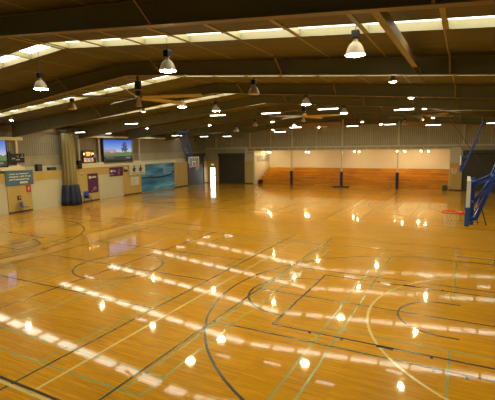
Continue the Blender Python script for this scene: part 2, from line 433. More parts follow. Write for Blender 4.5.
GR = E_('screen grass', (.13, .22, .07)); BLD = E_('screen building', (.30, .38, .42)); TRE = E_('screen tree', (.07, .08, .16)); CARW = E_('screen cars', (.8, .72, .72)); RED2 = E_('screen red shrubs', (.42, .16, .16)); BAND = E_('screen caption band', (.035, .04, .04)); TXT = E_('screen caption marks', (.3, .32, .3))
def television(name, label, u0, w, z0, h):
    t = thing(name, label, 'screen', WL(.05, u0, z0), TH, 'picture screens on the side wall')
    MB().box(0, .14, 0, w, 0, h).build('casing', BLACK, t, bevel=.015)
    p = MB().quad((.143, .1, .1), (.143, w-.1, .1), (.143, w-.1, h-.1), (.143, .1, h-.1)).build('picture', SKYM, t)
    MB().quad((.145, .1, .1), (.145, w-.1, .1), (.145, w-.1, .95), (.145, .1, .85)).build('picture_grass', GR, p)
    MB().quad((.147, .1, .1), (.147, w-.1, .1), (.147, w-.1, .5), (.147, .1, .5)).build('picture_caption_band', BAND, p)
    MB().quad((.147, .12, .92), (.147, w*.42, .92), (.147, w*.42, 1.22), (.147, .12, 1.22)).build('picture_building', BLD, p)
    MB().quad((.148, .12, .78), (.148, w*.45, .78), (.148, w*.45, .95), (.148, .12, .98)).build('picture_shrubs', RED2, p)
    g = MB()
    for c in (.24, .30, .58, .64, .9): g.box(.149, .150, w*c, w*c+.14, .88, .98)
    g.build('picture_detail', CARW, p)
    g = MB(); g.box(.1485, .1488, w*.705, w*.725, .7, 1.3)
    rr = random.Random(3)
    for k in range(60):
        zc = 1.0+rr.random()*.85; hw = .42*(1-((zc-1.25)/.75)**2) if zc > .9 else .3
        yc = w*.715+rr.uniform(-1, 1)*max(.06, hw); s_ = rr.uniform(.06, .12)
        n = 6; g.quad(*[(.149+k*1e-5, yc+s_*math.cos(2*PI*j/n), zc+s_*math.sin(2*PI*j/n)) for j in range(n)])
    g.build('picture_tree', TRE, p)
    g = MB()
    for k in range(9): g.box(.150, .151, .3+k*.13, .38+k*.13, .34, .40)
    for k in range(5): g.box(.150, .151, w*.75+k*.14, w*.75+.1+k*.14, .26, .38)
    g.build('caption_print', TXT, p)
television('television', 'wide black-framed screen showing a tree on grass under blue sky, next to the lit scoreboard', 11.0, 4.2, 3.66, 2.26)
television('television', 'blue-sky picture screen cut off by the left edge of the view', -3.05, 4.2, 3.62, 2.13)
# --- scoreboards
def digits(g, y0, z0, w, h, x, on='abcdefg'):
    t = w*.22
    seg = dict(a=(0, w, h-t, h), d=(0, w, 0, t), g=(0, w, h/2-t/2, h/2+t/2), f=(0, t, h/2, h), e=(0, t, 0, h/2), b=(w-t, w, h/2, h), c=(w-t, w, 0, h/2))
    for k in on: a, b, c, d = seg[k]; g.box(x, x+.005, y0+a, y0+b, z0+c, z0+d)
OR = emit('lit amber digits', (1, .38, .06), .9); RD = emit('lit red digits', (1, .26, .12), .55); TL = emit('lit green digits', (.35, .9, .6), .45); YW = emit('lit yellow lamps', (1, .8, .35), 1.2)
GREYD = mat('pale unlit digits', (.5, .48, .42), .5)
sb = thing('scoreboard', 'lit scoreboard with amber, red and green digits', 'scoreboard', WL(-.05, 8.55, 3.6), TH, 'scoreboards on the side wall')
MB().box(0, .15, 0, 1.32, 0, 1.2).build('case', mat('brown scoreboard face', (.08, .03, .015), .5), sb, bevel=.02)
MB().box(0, .12, 1.32, 1.62, 0, .5).build('speaker_box', DKSTEEL, sb, bevel=.02)
g = MB()
for k, on in enumerate(('abcdfg', 'abcdefg', 'bcfg')): digits(g, .36+k*.24, .68, .19, .36, .152, on)
g.build('timer_digits', OR, sb)
g = MB(); digits(g, .12, .14, .17, .34, .152); digits(g, .32, .14, .12, .34, .152, 'abcde'); digits(g, 1.02, .14, .18, .34, .152)
g.build('score_digits', RD, sb)
g = MB(); digits(g, .53, .12, .14, .36, .152, 'bcefg'); digits(g, .76, .12, .14, .36, .152, 'adefg'); g.build('period_digits', TL, sb)
g = MB(); g.box(.15, .17, .06, .2, .78, .96); g.box(.15, .17, 1.12, 1.26, .82, .96); g.build('indicator_lamp', YW, sb)
sb2 = thing('scoreboard', 'dark switched-off scoreboard with pale markings beside the leftmost screen', 'scoreboard', WL(-.05, 1.42, 3.92), TH, 'scoreboards on the side wall')
MB().box(0, .15, 0, 1.2, 0, .72).build('case', BLACK, sb2, bevel=.02)
MB().box(-.05, .1, -.12, .12, .05, .9).build('horn_box', DKSTEEL, sb2, bevel=.02)
g = MB(); g.box(.15, .155, .12, .4, .3, .38); g.box(.15, .155, .48, .78, .2, .27); g.box(.15, .155, .85, 1.12, .4, .46); digits(g, .56, .36, .12, .2, .152, 'bcfg'); digits(g, .96, .5, .1, .16, .152, 'bcfg')
g.build('score_markings', GREYD, sb2)
# --- signs and banners
def strokes(g, x, y0, y1, z0, h, seed, gap=.35):
    r = random.Random(seed); y = y0
    while y < y1-.03:
        w = r.uniform(.04, .12)*h/.16
        k = r.random()
        if k < gap*.35: y += w*.7; continue
        t = h*.22
        if k < .55: g.box(x, x+.004, y, y+t, z0, z0+h*.95); g.box(x, x+.004, y, min(y+w, y1), z0+h*.35, z0+h*.6)
        else: g.box(x, x+.004, y, min(y+w, y1), z0, z0+h*.65)
        y += w+t*.5
s = thing('sign', 'blue-grey sign board with white lettering over the plywood panel at left', 'sign', WL(.06, .9, 2.14), TH)
MB().box(0, .04, 0, 2.36, 0, 1.16).build('board', SIGNB, s, bevel=.006)
g = MB()
for k, (a, b, z, h) in enumerate(((.3, 2.0, .86, .13), (.28, 2.12, .64, .14), (.28, 1.98, .42, .14))): strokes(g, .041, a, b, z, h, 11+k)
g.build('lettering', WHITE, s)
g = MB(); g.box(.041, .045, 1.15, 1.85, .14, .30); g.build('logo_block', PAPER, s)
g = MB(); g.box(.041, .045, 1.88, 1.98, .16, .3); g.build('logo_mark', INK, s)
p = thing('poster', 'small red poster with pale mark below the blue sign', 'poster', WL(.05, 2.58, 1.52), TH)
MB().box(0, .012, 0, .42, 0, .6).build('sheet', REDP, p)
g = MB(); g.box(.013, .016, .12, .3, .3, .36); g.box(.013, .016, .2, .26, .12, .45); g.build('print', PAPER, p)
sw = thing('control_box', 'small dark wall box on the plywood panel above the blue chair', 'box', WL(.045, 1.78, 1.0), TH)
MB().box(0, .08, 0, .27, 0, .34).build('case', DKSTEEL, sw, bevel=.01); MB().box(.08, .09, .07, .2, .12, .26).build('cover', GREYP, sw)
b1 = thing('banner', 'tall purple banner with pale marks on the plywood panel', 'banner', WL(.06, 8.95, .77), TH, 'purple banners')
MB().box(0, .015, 0, 1.28, 0, 1.84).build('cloth', PURPLE, b1)
g = MB(); g.box(.016, .02, .16, .38, 1.36, 1.62); strokes(g, .016, .4, 1.05, 1.42, .2, 5, .1); g.build('lettering', WHITE, b1)
g = MB(); g.tube([(.02, .82+.16*math.cos(t*PI/8), .38+.14*math.sin(t*PI/8)) for t in range(16)], .02, 5, True); g.tube([(.02, .4, .12), (.02, .66, .3), (.02, .95, .55)], .02, 5); g.build('emblem', mat('pink print', (.55, .35, .42), .6), b1)
b2 = thing('banner', 'wide purple banner hanging over the cream roller shutter', 'banner', WL(.06, 11.82, 2.14), TH, 'purple banners')
MB().box(0, .015, 0, 1.92, 0, .9).build('cloth', PURPLE, b2)
g = MB(); g.box(.016, .02, .14, .34, .42, .66); strokes(g, .016, .36, .85, .46, .18, 9, .1); g.box(.016, .02, .1, .5, .18, .22); g.build('lettering', WHITE, b2)
g = MB(); g.tube([(.02, 1.4+.2*math.cos(t*PI/8), .42+.22*math.sin(t*PI/8)) for t in range(3, 14)], .022, 5); g.tube([(.02, 1.15, .2), (.02, 1.45, .45), (.02, 1.5, .74)], .022, 5); g.build('emblem', mat('mauve print', (.5, .32, .4), .6), b2)
ws = thing('banner', 'white banner with two dark emblems hanging beside the blue mural', 'banner', WL(.10, 14.7, 2.12), TH)
MB().box(0, .015, 0, 2.55, 0, 1.12).build('cloth', PAPER, ws)
for c in (.72, 1.75):
    g = MB(); rr = random.Random(int(c*10))
    g.box(.016, .019, c-.2, c+.2, .34, .72); g.box(.016, .019, c-.07, c+.13, .7, .98); g.box(.016, .019, c-.3, c-.12, .5, .6); g.box(.016, .019, c+.12, c+.32, .56, .68); g.box(.016, .019, c-.02, c+.1, .22, .36)
    g.build('emblem', mat('print', (.04, .09, .14), .6), ws)
g = MB(); strokes(g, .016, .25, 2.35, .12, .06, 4, .2); g.build('lettering', INK, ws)
pp = thing('notice', 'plain off-white notice sheet below the two-emblem banner', 'notice', WL(.05, 14.92, .98), TH)
MB().box(0, .012, 0, 1.28, 0, .9).build('sheet', PAPER, pp)
g = MB()
for k in range(4): g.box(.013, .015, .2, .2+.75*(.6+.4*random.random()), .2+k*.16, .23+k*.16)
g.build('print', GREYP, pp)
def mural_mat():
    m, N, L, b = nt('mural of blue water'); tc = N.new('ShaderNodeTexCoord'); mp = N.new('ShaderNodeMapping'); mp.inputs['Scale'].default_value = (1, .16, 1.0)
    mp.inputs['Rotation'].default_value = (math.radians(-5), 0, 0)
    no = N.new('ShaderNodeTexNoise'); no.inputs['Scale'].default_value = 1.7; no.inputs['Detail'].default_value = 4; no.inputs['Distortion'].default_value = .4
    L.new(tc.outputs['Object'], mp.inputs[0]); L.new(mp.outputs[0], no.inputs['Vector'])
    cr = N.new('ShaderNodeValToRGB'); L.new(no.outputs['Fac'], cr.inputs[0])
    cr.color_ramp.elements[0].position = .35; cr.color_ramp.elements[0].color = (.02, .11, .26, 1)
    cr.color_ramp.elements[1].position = .72; cr.color_ramp.elements[1].color = (.22, .58, .85, 1)
    e = cr.color_ramp.elements.new(.5); e.color = (.05, .26, .52, 1)
    L.new(cr.outputs[0], b.inputs['Base Color']); b.inputs['Roughness'].default_value = .4; return m
mu = thing('mural', 'large blue water-wave mural panel with a round pale emblem', 'mural', WL(.03, 16.62, .08), TH)
MB().box(0, .05, 0, 6.2, 0, 3.05).build('panel', mural_mat(), mu)
g = MB(); g.tube([(.06, 4.3+.33*math.cos(t*PI/10), 2.2+.38*math.sin(t*PI/10)) for t in range(20)], .035, 5, True); g.tube([(.06, 4.1, 2.0), (.06, 4.35, 2.45), (.06, 4.5, 2.05)], .05, 5)
g.build('emblem', mat('pale mural emblem', (.5, .55, .65), .5), mu)
g = MB(); P0 = [(0, 1.55), (1.2, 1.5), (2.6, 1.42), (4.2, 1.42), (5.4, 1.6), (6.2, 1.92)]
for (a, b), (c, d) in zip(P0, P0[1:]): g.quad((.053, a, b), (.053, c, d), (.053, c, d+.10*(1+c/8)), (.053, a, b+.10*(1+a/8)))
g.build('dark_swoosh', mat('black swoosh', (.004, .012, .02), .5), mu)
g = thing('light_fitting', 'small bracket lamp with pale shade between the purple and white banners', 'lamp', WL(.05, 14.0, 2.55), TH)
MB().lathe([(.0, .5), (.16, .48), (.2, .2), (.0, .2)], (.22, 0, 0)).build('shade', PAPER, g, smooth=True); MB().box(0, .34, -.12, .12, -.02, .2).build('bracket', DKSTEEL, g, bevel=.02)
g = thing('direction_sign', 'tiny green exit sign on the plywood beside the curtain', 'sign', WL(.05, 8.08, 2.46), TH, 'green exit signs')
MB().box(0, .08, 0, .42, 0, .2).build('case', WHITE, g); MB().box(.08, .085, .03, .39, .03, .17).build('face', mat('dull green face', (.10, .28, .10), .5), g)
# --- speakers / boxes on the ledge
for (u, w, h, lab) in ((3.86, .46, .56, 'upright black box on the wall ledge, right of the blue sign'), (5.0, .72, .26, 'low dark box on the wall ledge, beside the curtain')):
    t = thing('loudspeaker', lab, 'speaker', WL(-.32, u, 3.15), TH, 'dark boxes on the wall ledge')
    MB().box(-.1, .24, 0, w, 0, h).build('cabinet', BLACK, t, bevel=.02); MB().box(.24, .25, .04, w-.04, .04, h-.04).build('grille', DKSTEEL, t)
t = thing('loudspeaker', 'black bracket loudspeaker at the left end of the long screen frame', 'speaker', WL(.12, 7.72, 3.15), TH, 'dark boxes on the wall ledge')
MB().box(-.05, .3, 0, .38, 0, .75).build('cabinet', BLACK, t, bevel=.03); MB().box(-.05, .2, -.45, .0, .0, .35).build('bracket', DKSTEEL, t)
t = thing('storage_box', 'pale low box leaning by the chair beside the navy curtain', 'box', WL(.25, 7.65, 0), TH)
MB().box(0, .1, 0, .35, 0, .95).build('board', CREAM, t, bevel=.01)
# --- gathered divider curtain
cu = thing('divider_curtain', 'beige mesh divider curtain gathered against the wall, navy hem below', 'curtain', WL(.42, 6.65, 0), TH)
g = MB(); g.lathe([(.50, 1.75), (.56, 1.9), (.55, 2.6), (.53, 4), (.50, 5.4), (.50, 6.3), (.3, 6.42), (0, 6.42)], k=72, fold=.10, nf=11)
g.build('mesh_curtain', BEIGE, cu, smooth=True)
g = MB(); g.lathe([(0, 1.82), (.56, 1.82), (.64, 1.75), (.70, 1.2), (.76, .5), (.80, .03), (0, .03)], k=96, fold=.13, nf=9)
g.build('vinyl_hem', NAVY, cu, smooth=True)
g = MB(); g.box(-.4, .5, -.55, .6, 6.42, 6.6); g.tube([(.1, 0, 6.55), (.1, 0, 6.9)], .05); g.build('hoist_motor', DKSTEEL, cu)
# --- blue chairs
def chair(label, loc, rz):
    t = thing('plastic_chair', label, 'chair', loc, rz, 'blue plastic chairs by the side wall')
    g = MB(); n = 9
    prof = [(.23, .44), (.20, .455), (.0, .44), (-.16, .435), (-.22, .46), (-.25, .56), (-.27, .70), (-.29, .84)]
    g2 = MB()
    for i in range(len(prof)-1):
        (x0, z0), (x1, z1) = prof[i], prof[i+1]
        for j in range(6):
            y0, y1 = -.23+.46*j/6, -.23+.46*(j+1)/6
            c = lambda y: .06*(y/.23)**2
            g2.quad((x0, y0, z0+c(y0)*.3), (x0, y1, z0+c(y1)*.3), (x1, y1, z1+c(y1)*.3), (x1, y0, z1+c(y0)*.3))
    o = g2.build('seat_shell', CHB, t, smooth=True); sm = o.modifiers.new('s', 'SOLIDIFY'); sm.thickness = .018
    for sx, sy in ((.2, .19), (.2, -.19), (-.2, .19), (-.2, -.19)):
        MB().tube([(sx, sy, .43), (sx*1.2, sy*1.2, 0)], .014).build('leg', BLACK, t)
    return t
c1 = chair('blue plastic chair in front of the plywood panel under the red poster', WL(.55, 2.0, 0), TH+.5)
for k, lab in enumerate(('bottom chair of the blue plastic stack beside the navy curtain', 'middle chair of the blue plastic stack beside the navy curtain', 'top chair of the blue plastic stack beside the navy curtain')):
    c2 = dup(c1, WL(.95+.012*k, 8.0, .12*k), TH-.3, lab); c2['group'] = 'stack of blue plastic chairs'

# ------------------------------------------------------------------ back wall
ZO = 4.4
wb = MB()
wb.use(0).box(-32.6, -24.65, YF, YF+.2, 0, 4.85)                        # behind doors
wb.box(-1.1, XR, YF, YF+.2, 0, 4.85)
wb.box(-24.65, -1.1, YF, YF+.2, ZO, 4.85)
wb.use(1).box(-32.6, XR, YF+.02, YF+.12, 4.85, 7.35)
wb.use(2).quad((-32.6, YF+.02, 7.3), (RX, YF+.02, 7.3), (RX, YF+.02, 8.8), (-32.6, YF+.02, 7.5)); wb.quad((RX, YF+.02, 7.3), (XR, YF+.02, 7.3), (XR, YF+.02, 7.5), (RX, YF+.02, 8.8))
wall_back = struct(wb.build('wall_back', [INSUL, CLADF, BULK]))
def bb(name, m, x0, x1, y0, y1, z0, z1, parent=wall_back, bevel=0): return MB().box(x0, x1, y0, y1, z0, z1).build(name, m, parent, bevel=bevel)
bb('header_beam', CREAM, -32.2, XR, YF-.16, YF, 4.72, 4.9); bb('header_beam', CREAM, -24.7, -1.0, YF-.1, YF, 4.38, 4.5)
for k in range(20): bb('header_web', CREAM, -24.6+k*1.22, -24.52+k*1.22, YF-.1, YF, 4.5, 4.72)
bb('wall_girt', INSUL, -32.2, -24.7, YF-.08, YF, 4.05, 4.2); bb('wall_girt', INSUL, -32.2, -25, YF-.06, YF+.02, 6.05, 6.15)
for x in (-30.5, -25.2, -19.15, -12.75, -6.4, 0.1): bb('wall_column', CREAM, x-.09, x+.09, YF-.14, YF+.02, 4.9, 8.0)
for x in (-28, -22.2, -16, -9.5, -3.3, 2.6): bb('cladding_joint', CREAM, x-.025, x+.025, YF-.01, YF+.03, 4.9, 7.3)
for x0, x1, z1 in ((-18.6, -13.0, 7.75), (-6.1, -.2, 7.6), (.4, 5.8, 7.2)): bb('insulation_flap', mat('tan insulation', (.42, .30, .17), .6, var=.1), x0, x1, YF-.05, YF, z1-.75, z1)
bb('white_pier', CREAM, -25.55, -24.7, YF-.06, YF, 3.05, 4.38); bb('white_pier', CREAM, -1.05, -.1, YF-.06, YF, 2.95, 4.6)
bb('white_pier', CREAM, -26.0, -25.6, YF-.1, YF, 3.05, 4.7); bb('jamb', CREAM, -24.78, -24.6, YF-.08, YF+.25, 0, 4.4); bb('jamb', CREAM, -1.16, -1.04, YF-.08, YF+.25, 0, 4.4)
bb('plywood_panel', PLY, -26.02, -24.75, YF-.08, YF, .12, 3.06); bb('plywood_panel', PLY, -1.1, 0.05, YF-.3, YF, .12, 2.95)
bb('kickboard', DKSTEEL, -26.02, -24.75, YF-.08, YF, 0, .12); bb('kickboard', DKSTEEL, -1.1, .05, YF-.3, YF, 0, .12)
bb('plywood_panel', PLY, -30.72, -30.12, YF-.05, YF, .1, 3.06); bb('plywood_panel', PLY, -31.9, -31.6, YF-.05, YF, .1, 3.06); bb('plywood_panel', PLY, -31.6, -30.72, YF-.05, YF, 2.12, 3.06)
d3 = struct(bb('door_3', DAY, -31.58, -30.74, YF-.02, YF-.005, .02, 2.1, None))
for x in (-31.6, -30.76): MB().box(x, x+.05, YF-.07, YF, 0, 2.12).build('door_frame', CREAM, d3)
MB().box(-31.58, -30.72, YF-.06, YF-.02, 1.0, 1.10).build('push_bar', CREAM, d3)
MB().box(-31.19, -31.14, YF-.05, YF-.02, .02, 2.1).build('mullion', CREAM, d3)
g = thing('direction_sign', 'small green exit sign above the bright open doorway', 'sign', (-31.35, YF-.16, 2.42), 0, 'green exit signs')
MB().box(0, .5, 0, .1, 0, .24).build('case', WHITE, g)
MB().box(.03, .47, -.006, 0, .03, .21).build('face', GREENE, g)
def text(body, size, m, parent, loc, rot, depth=.002):
    cv = bpy.data.curves.new('lettering', 'FONT'); cv.body = body; cv.size = size; cv.extrude = depth; cv.align_x = 'CENTER'; cv.align_y = 'CENTER'
    o = bpy.data.objects.new('lettering', cv); C.objects.link(o)
    dg = bpy.context.evaluated_depsgraph_get(); me = bpy.data.meshes.new_from_object(o.evaluated_get(dg)); bpy.data.objects.remove(o)
    o = bpy.data.objects.new('lettering', me); C.objects.link(o); me.materials.clear(); me.materials.append(m); o.parent = parent; o.location = loc; o.rotation_euler = rot
text('EXIT', .15, WHITE, g, (.25, -.009, .12), (PI/2, 0, 0))
# big charcoal shutters
for n, x0, x1, zt in (('door_4', -30.08, -26.05, 3.78), ('door_5', .12, 5.9, 3.95)):
    d = struct(MB().box(x0, x1, YF-.06, YF, 0, zt).build(n, ROLL))
    MB().box(x0-.05, x1+.08, YF-.35, YF, zt-.02, zt+.32).build('shutter_box', DKSTEEL, d, bevel=.04)
    for x in (x0-.03, x1-.05): MB().box(x, x+.08, YF-.12, YF, 0, zt).build('guide_rail', DKSTEEL, d)
# alcove with the stand
al = MB(); YA = 42.0
al.use(0).quad((-24.65, YF+.2, 0), (-24.65, YA, 0), (-24.65, YA, ZO+.2), (-24.65, YF+.2, ZO+.2))
al.quad((-1.1, YF+.2, 0), (-1.1, YA, 0), (-1.1, YA, ZO+.2), (-1.1, YF+.2, ZO+.2))
al.quad((-24.65, YA, 0), (-1.1, YA, 0), (-1.1, YA, ZO+.2), (-24.65, YA, ZO+.2))
wall_alcove = struct(al.build('wall_alcove', ALC))
g = MB(); g.box(-24.65, -1.1, YF+.2, YA, ZO+.2, ZO+.3); struct(g.build('ceiling_alcove', ALC))
g = MB(); g.box(-24.65, -1.1, YF, YA, -.2, 0); struct(g.build('floor_alcove', FLOOR))
bb('vent_panel', GREYP, -24.64, -24.6, 38.0, 41.6, 2.95, 3.75, wall_alcove)
st = thing('bleachers', 'long tiered timber bleachers filling the alcove across the hall', 'bleachers', (-12.8, 37.9, 0))
NS = 5
for k in range(NS):
    y0 = 37.9+k*.78; zt = .62+k*.335; xl = -24.2+.22*k*0
    g = MB().box(-24.3+12.8+ (0.0), -1.2+12.8, y0-37.9, y0+.78-37.9+(.04 if k < NS-1 else 0), 0 if k == 0 else zt-.335, zt)
    g.build('tier', STAND, st)
    MB().box(-24.3+12.8, -1.2+12.8, y0-37.9-.03, y0-37.9+.28, zt, zt+.045).build('seat_board', STAND, st)
g = MB().box(-24.0+12.8, -1.2+12.8, 3.9, 4.0, .6, 2.0).build('back_board', STAND, st)
t = thing('equipment_case', 'black case on the floor at the left end of the bleachers', 'case', (-24.3, 37.45, 0))
MB().box(0, .55, 0, .35, 0, .5).build('body', BLACK, t, bevel=.03); MB().box(.1, .45, -.02, 0, .3, .34).build('handle', DKSTEEL, t)
# posts in front of the alcove
for i, (x, lab) in enumerate(((-19.15, 'cream steel post with navy padding, leftmost in front of the bleachers'), (-12.75, 'cream steel post with navy padding, middle one in front of the bleachers'), (-6.4, 'cream steel post with navy padding, rightmost in front of the bleachers'))):
    if i == 0:
        p0 = thing('padded_post', lab, 'post', (x, YF-.36, 0), 0, 'padded posts before the bleachers')
        MB().box(-.07, .07, -.07, .07, 0, 4.38).build('post', CREAM, p0); MB().box(-.16, .16, -.16, .14, .02, 1.85).build('padding', POSTPAD, p0, bevel=.04)
        MB().box(-.09, .09, -.09, .09, 0, .02).build('base_plate', DKSTEEL, p0)
    else: dup(p0, (x, YF-.36, 0), 0, lab)
t = thing('crash_mat', 'thin dark mat on the floor at the foot of the middle padded post', 'mat', (-12.75, YF-.8, 0))
MB().box(-.9, 1.0, -.2, .25, 0, .14).build('cushion', BLACK, t, bevel=.03); MB().box(-.9, -.86, -.2, .25, .03, .1).build('edge_binding', NAVY, t)
t = thing('waste_bin', 'green bin on the floor beside the right-hand plywood panel', 'bin', (-1.55, YF-.45, 0))
MB().lathe([(0, .02), (.22, .02), (.25, .5), (.27, .52), (.27, .56), (.23, .55), (0, .45)]).build('tub', GREEN, t, smooth=True)
MB().lathe([(.28, .53), (.29, .56), (.28, .6), (.25, .6)]).build('rim', mat('pale green rim', (.15, .36, .26), .4), t, smooth=True)
# remaining two walls (behind and to the right of the camera)
g = MB().box(XR, XR+.2, YB-.2, YF+.2, 0, 7.4); struct(g.build('wall_right', CLADL))
g = MB(); g.quad((-33, YB, 0), (XR+.2, YB, 0), (XR+.2, YB, 7.1), (RX, YB, 8.9), (-33, YB, 7.1)); struct(g.build('wall_front', CLADF))

# ------------------------------------------------------------------ downlights in the alcove
dl = [(-23.9, 39.9, 'leftmost'), (-22.9, 38.4, 'second'), (-18.4, 39.9, 'third'), (-17.55, 38.4, 'fourth'), (-12.0, 39.9, 'fifth'), (-11.1, 38.4, 'sixth'), (-6.9, 39.9, 'seventh'), (-5.9, 38.4, 'eighth'), (-4.3, 39.9, 'ninth'), (-3.4, 38.4, 'tenth')]
first = None
for x, y, nm in dl:
    lab = 'small lit downlight in the alcove above the bleachers, %s from the left' % nm
    if nm == 'leftmost': lab = 'small lit downlight in the alcove above the bleachers, leftmost of them'
    if first is None:
        zz = ZO+.2
        first = thing('downlight', lab, 'lamp', (x, y, zz), 0, 'downlights over the bleachers')
        MB().lathe([(0, 0), (.03, 0), (.03, -.27), (.09, -.29), (.10, -.42), (.08, -.42), (.08, -.34), (0, -.34)], k=12).build('can', WHITE, first, smooth=True)
        MB().lathe([(0, -.48), (.05, -.47), (.077, -.42), (.077, -.36), (0, -.36)], k=12).build('bulb', SPOTE, first, smooth=True)
    else: dup(first, (x, y, ZO+.2), 0, lab)

# ------------------------------------------------------------------ high bay pendants
def pend(label, lit, loc, kind='bell'):
    t = thing('high_bay_lamp', label, 'lamp', loc, 0, 'high bay lamps')
    x, y, z = loc; top = zl(x)-z-.03
    if kind == 'bell':
        prof = [(.235, 0), (.222, .03), (.205, .09), (.185, .15), (.155, .21), (.115, .26), (.075, .29), (.07, .30)]
        MB().lathe(prof+[(r-.006, z_) for r, z_ in prof[::-1]], k=28).build('reflector', GLOW if lit else BELL, t, smooth=True)
        MB().lathe([(0, -.03), (.15, -.022), (.228, -.002), (.22, .02), (0, .02)], k=24).build('lens', LAMPE if lit else LENSOFF, t, smooth=True)
        MB().lathe([(.0, .38), (.05, .38), (.055, .33), (.07, .29), (.0, .29)], k=16).build('neck', LAMPS if 0 else BELL, t, smooth=True)
        MB().box(-.085, .085, -.085, .085, .37, .56).build('ballast_box', BLACK, t, bevel=.015)
        MB().tube([(0, 0, .56), (0, 0, .62), (.03, 0, .65), (0, 0, .68)], .009, 6).build('hook', DKSTEEL, t)
        MB().tube([(0, 0, .66), (0, 0, top)], .006, 5).build('cable', DKSTEEL, t)
    else:
        MB().lathe([(.14, 0), (.13, .03), (.10, .08), (.05, .10), (.0, .10)], k=20).build('reflector', BELL, t, smooth=True)
        MB().lathe([(0, -.02), (.06, -.016), (.09, 0), (.09, .01), (0, .01)], k=20).build('lens', LAMPS if lit else LENSOFF, t, smooth=True)
        MB().box(-.06, .06, -.06, .06, .09, .22).build('driver_box', FLANGE, t, bevel=.01)
        MB().tube([(0, 0, .2), (0, 0, top)], .006, 5).build('cable', DKSTEEL, t)
B = 'bell'; D = 'disc'
LP = [
 ((-2.12, -2.29, 7.0), 1, B, 'largest lit bell-shaped high bay lamp, hanging under the first roof light at upper right'),
 ((-7.11, -2.99, 7.0), 1, B, 'lit bell-shaped high bay lamp under the first roof light, left of the picture centre'),
 ((-12.99, -2.62, 7.0), 1, B, 'lit bell-shaped high bay lamp at upper left, below the first roof light'),
 ((-18.12, 2.94, 7.0), 0, B, 'unlit bell-shaped high bay lamp at left, just under the second roof light'),
 ((-7.36, 2.8, 7.0), 0, B, 'unlit bell-shaped high bay lamp near the top centre, under the second rafter'),
 ((-12.86, 5.41, 7.0), 1, B, 'lit bell-shaped high bay lamp just right of the large ceiling fan blades'),
 ((-12.69, 8.46, 7.0), 1, B, 'lit bell-shaped high bay lamp above the short hanging strip light left of centre'),
 ((-7.02, 8.02, 7.0), 1, B, 'lit bell-shaped high bay lamp between the two strip lights in the middle'),
 ((-6.86, 14.9, 7.0), 1, B, 'lit bell-shaped high bay lamp right of the middle, behind the brightest strip light'),
 ((-1.99, 2.6, 7.0), 1, D, 'lit shallow high bay lamp just under the second roof light at right'),
 ((-2.02, 8.07, 7.0), 1, D, 'lit shallow high bay lamp below and right of the one under the second roof light'),
 ((-2.02, 14.73, 7.0), 1, D, 'lit shallow high bay lamp beside the right-hand tilted strip light'),
 ((-25.0, 4.0, 6.75), 1, D, 'lit shallow high bay lamp at the far left edge below the second roof light'),
 ((-23.9, 9.33, 7.0), 1, D, 'lit shallow high bay lamp at left, above the screen with the tree'),
 ((-18.3, 8.6, 7.25), 1, D, 'lit shallow high bay lamp below the large ceiling fan'),
]
for loc, lit, k, lab in LP: pend(lab, lit, loc, k)
# farther ones: direction from the camera, placed on their rows
CAM = Vector((.2911521638646216, -12.431857772839846, 4.87147627782253)); YAW, PIT, ROL, FPX = -.48423495010103285, .12659932457158174, -.013709824722318971, 413.2
FV = Vector((math.sin(YAW)*math.cos(PIT), math.cos(YAW)*math.cos(PIT), -math.sin(PIT)))
rv = FV.cross(Vector((0, 0, 1))).normalized(); uv = rv.cross(FV)
RV = math.cos(ROL)*rv+math.sin(ROL)*uv; UV = -math.sin(ROL)*rv+math.cos(ROL)*uv
FAR = [((-7.0, 21.0, 6.72), 1, 'lit shallow high bay lamp of the far row right of centre, nearer one'),
 ((-6.9, 28.4, 6.85), 1, 'lit shallow high bay lamp, farthest of the row right of centre'),
 ((-11.9, 14.7, 6.63), 1, 'lit shallow high bay lamp left of the second small fan'),
 ((-12.8, 21.2, 6.68), 1, 'lit shallow high bay lamp before the back cladding, left of centre'),
 ((-12.6, 27.4, 6.72), 1, 'lit shallow high bay lamp far back, above the bleachers left part'),
 ((-17.6, 27.5, 6.62), 1, 'lit shallow high bay lamp far back, above the charcoal back shutter'),
 ((-17.5, 15.2, 6.6), 1, 'lit shallow high bay lamp above the far left basketball hoop'),
 ((-24.0, 15.4, 6.6), 1, 'lit shallow high bay lamp above the right end of the tree screen'),
 ((-1.95, 21.4, 6.85), 1, 'lit shallow high bay lamp above the far bright strip light at right')]
for loc, lit, lab in FAR: pend(lab, lit, loc, D)
pend('unlit bell-shaped high bay lamp far back, above the dark shutters corner', 0, (-18.6, 21.5, 6.35), B)
pend('unlit bell-shaped high bay lamp far back at right of centre, against the cladding', 0, (-4.6, 27.0, 6.7), B)
pend('unlit bell-shaped high bay lamp far back, left of centre', 0, (-16.4, 21.0, 6.75), B)

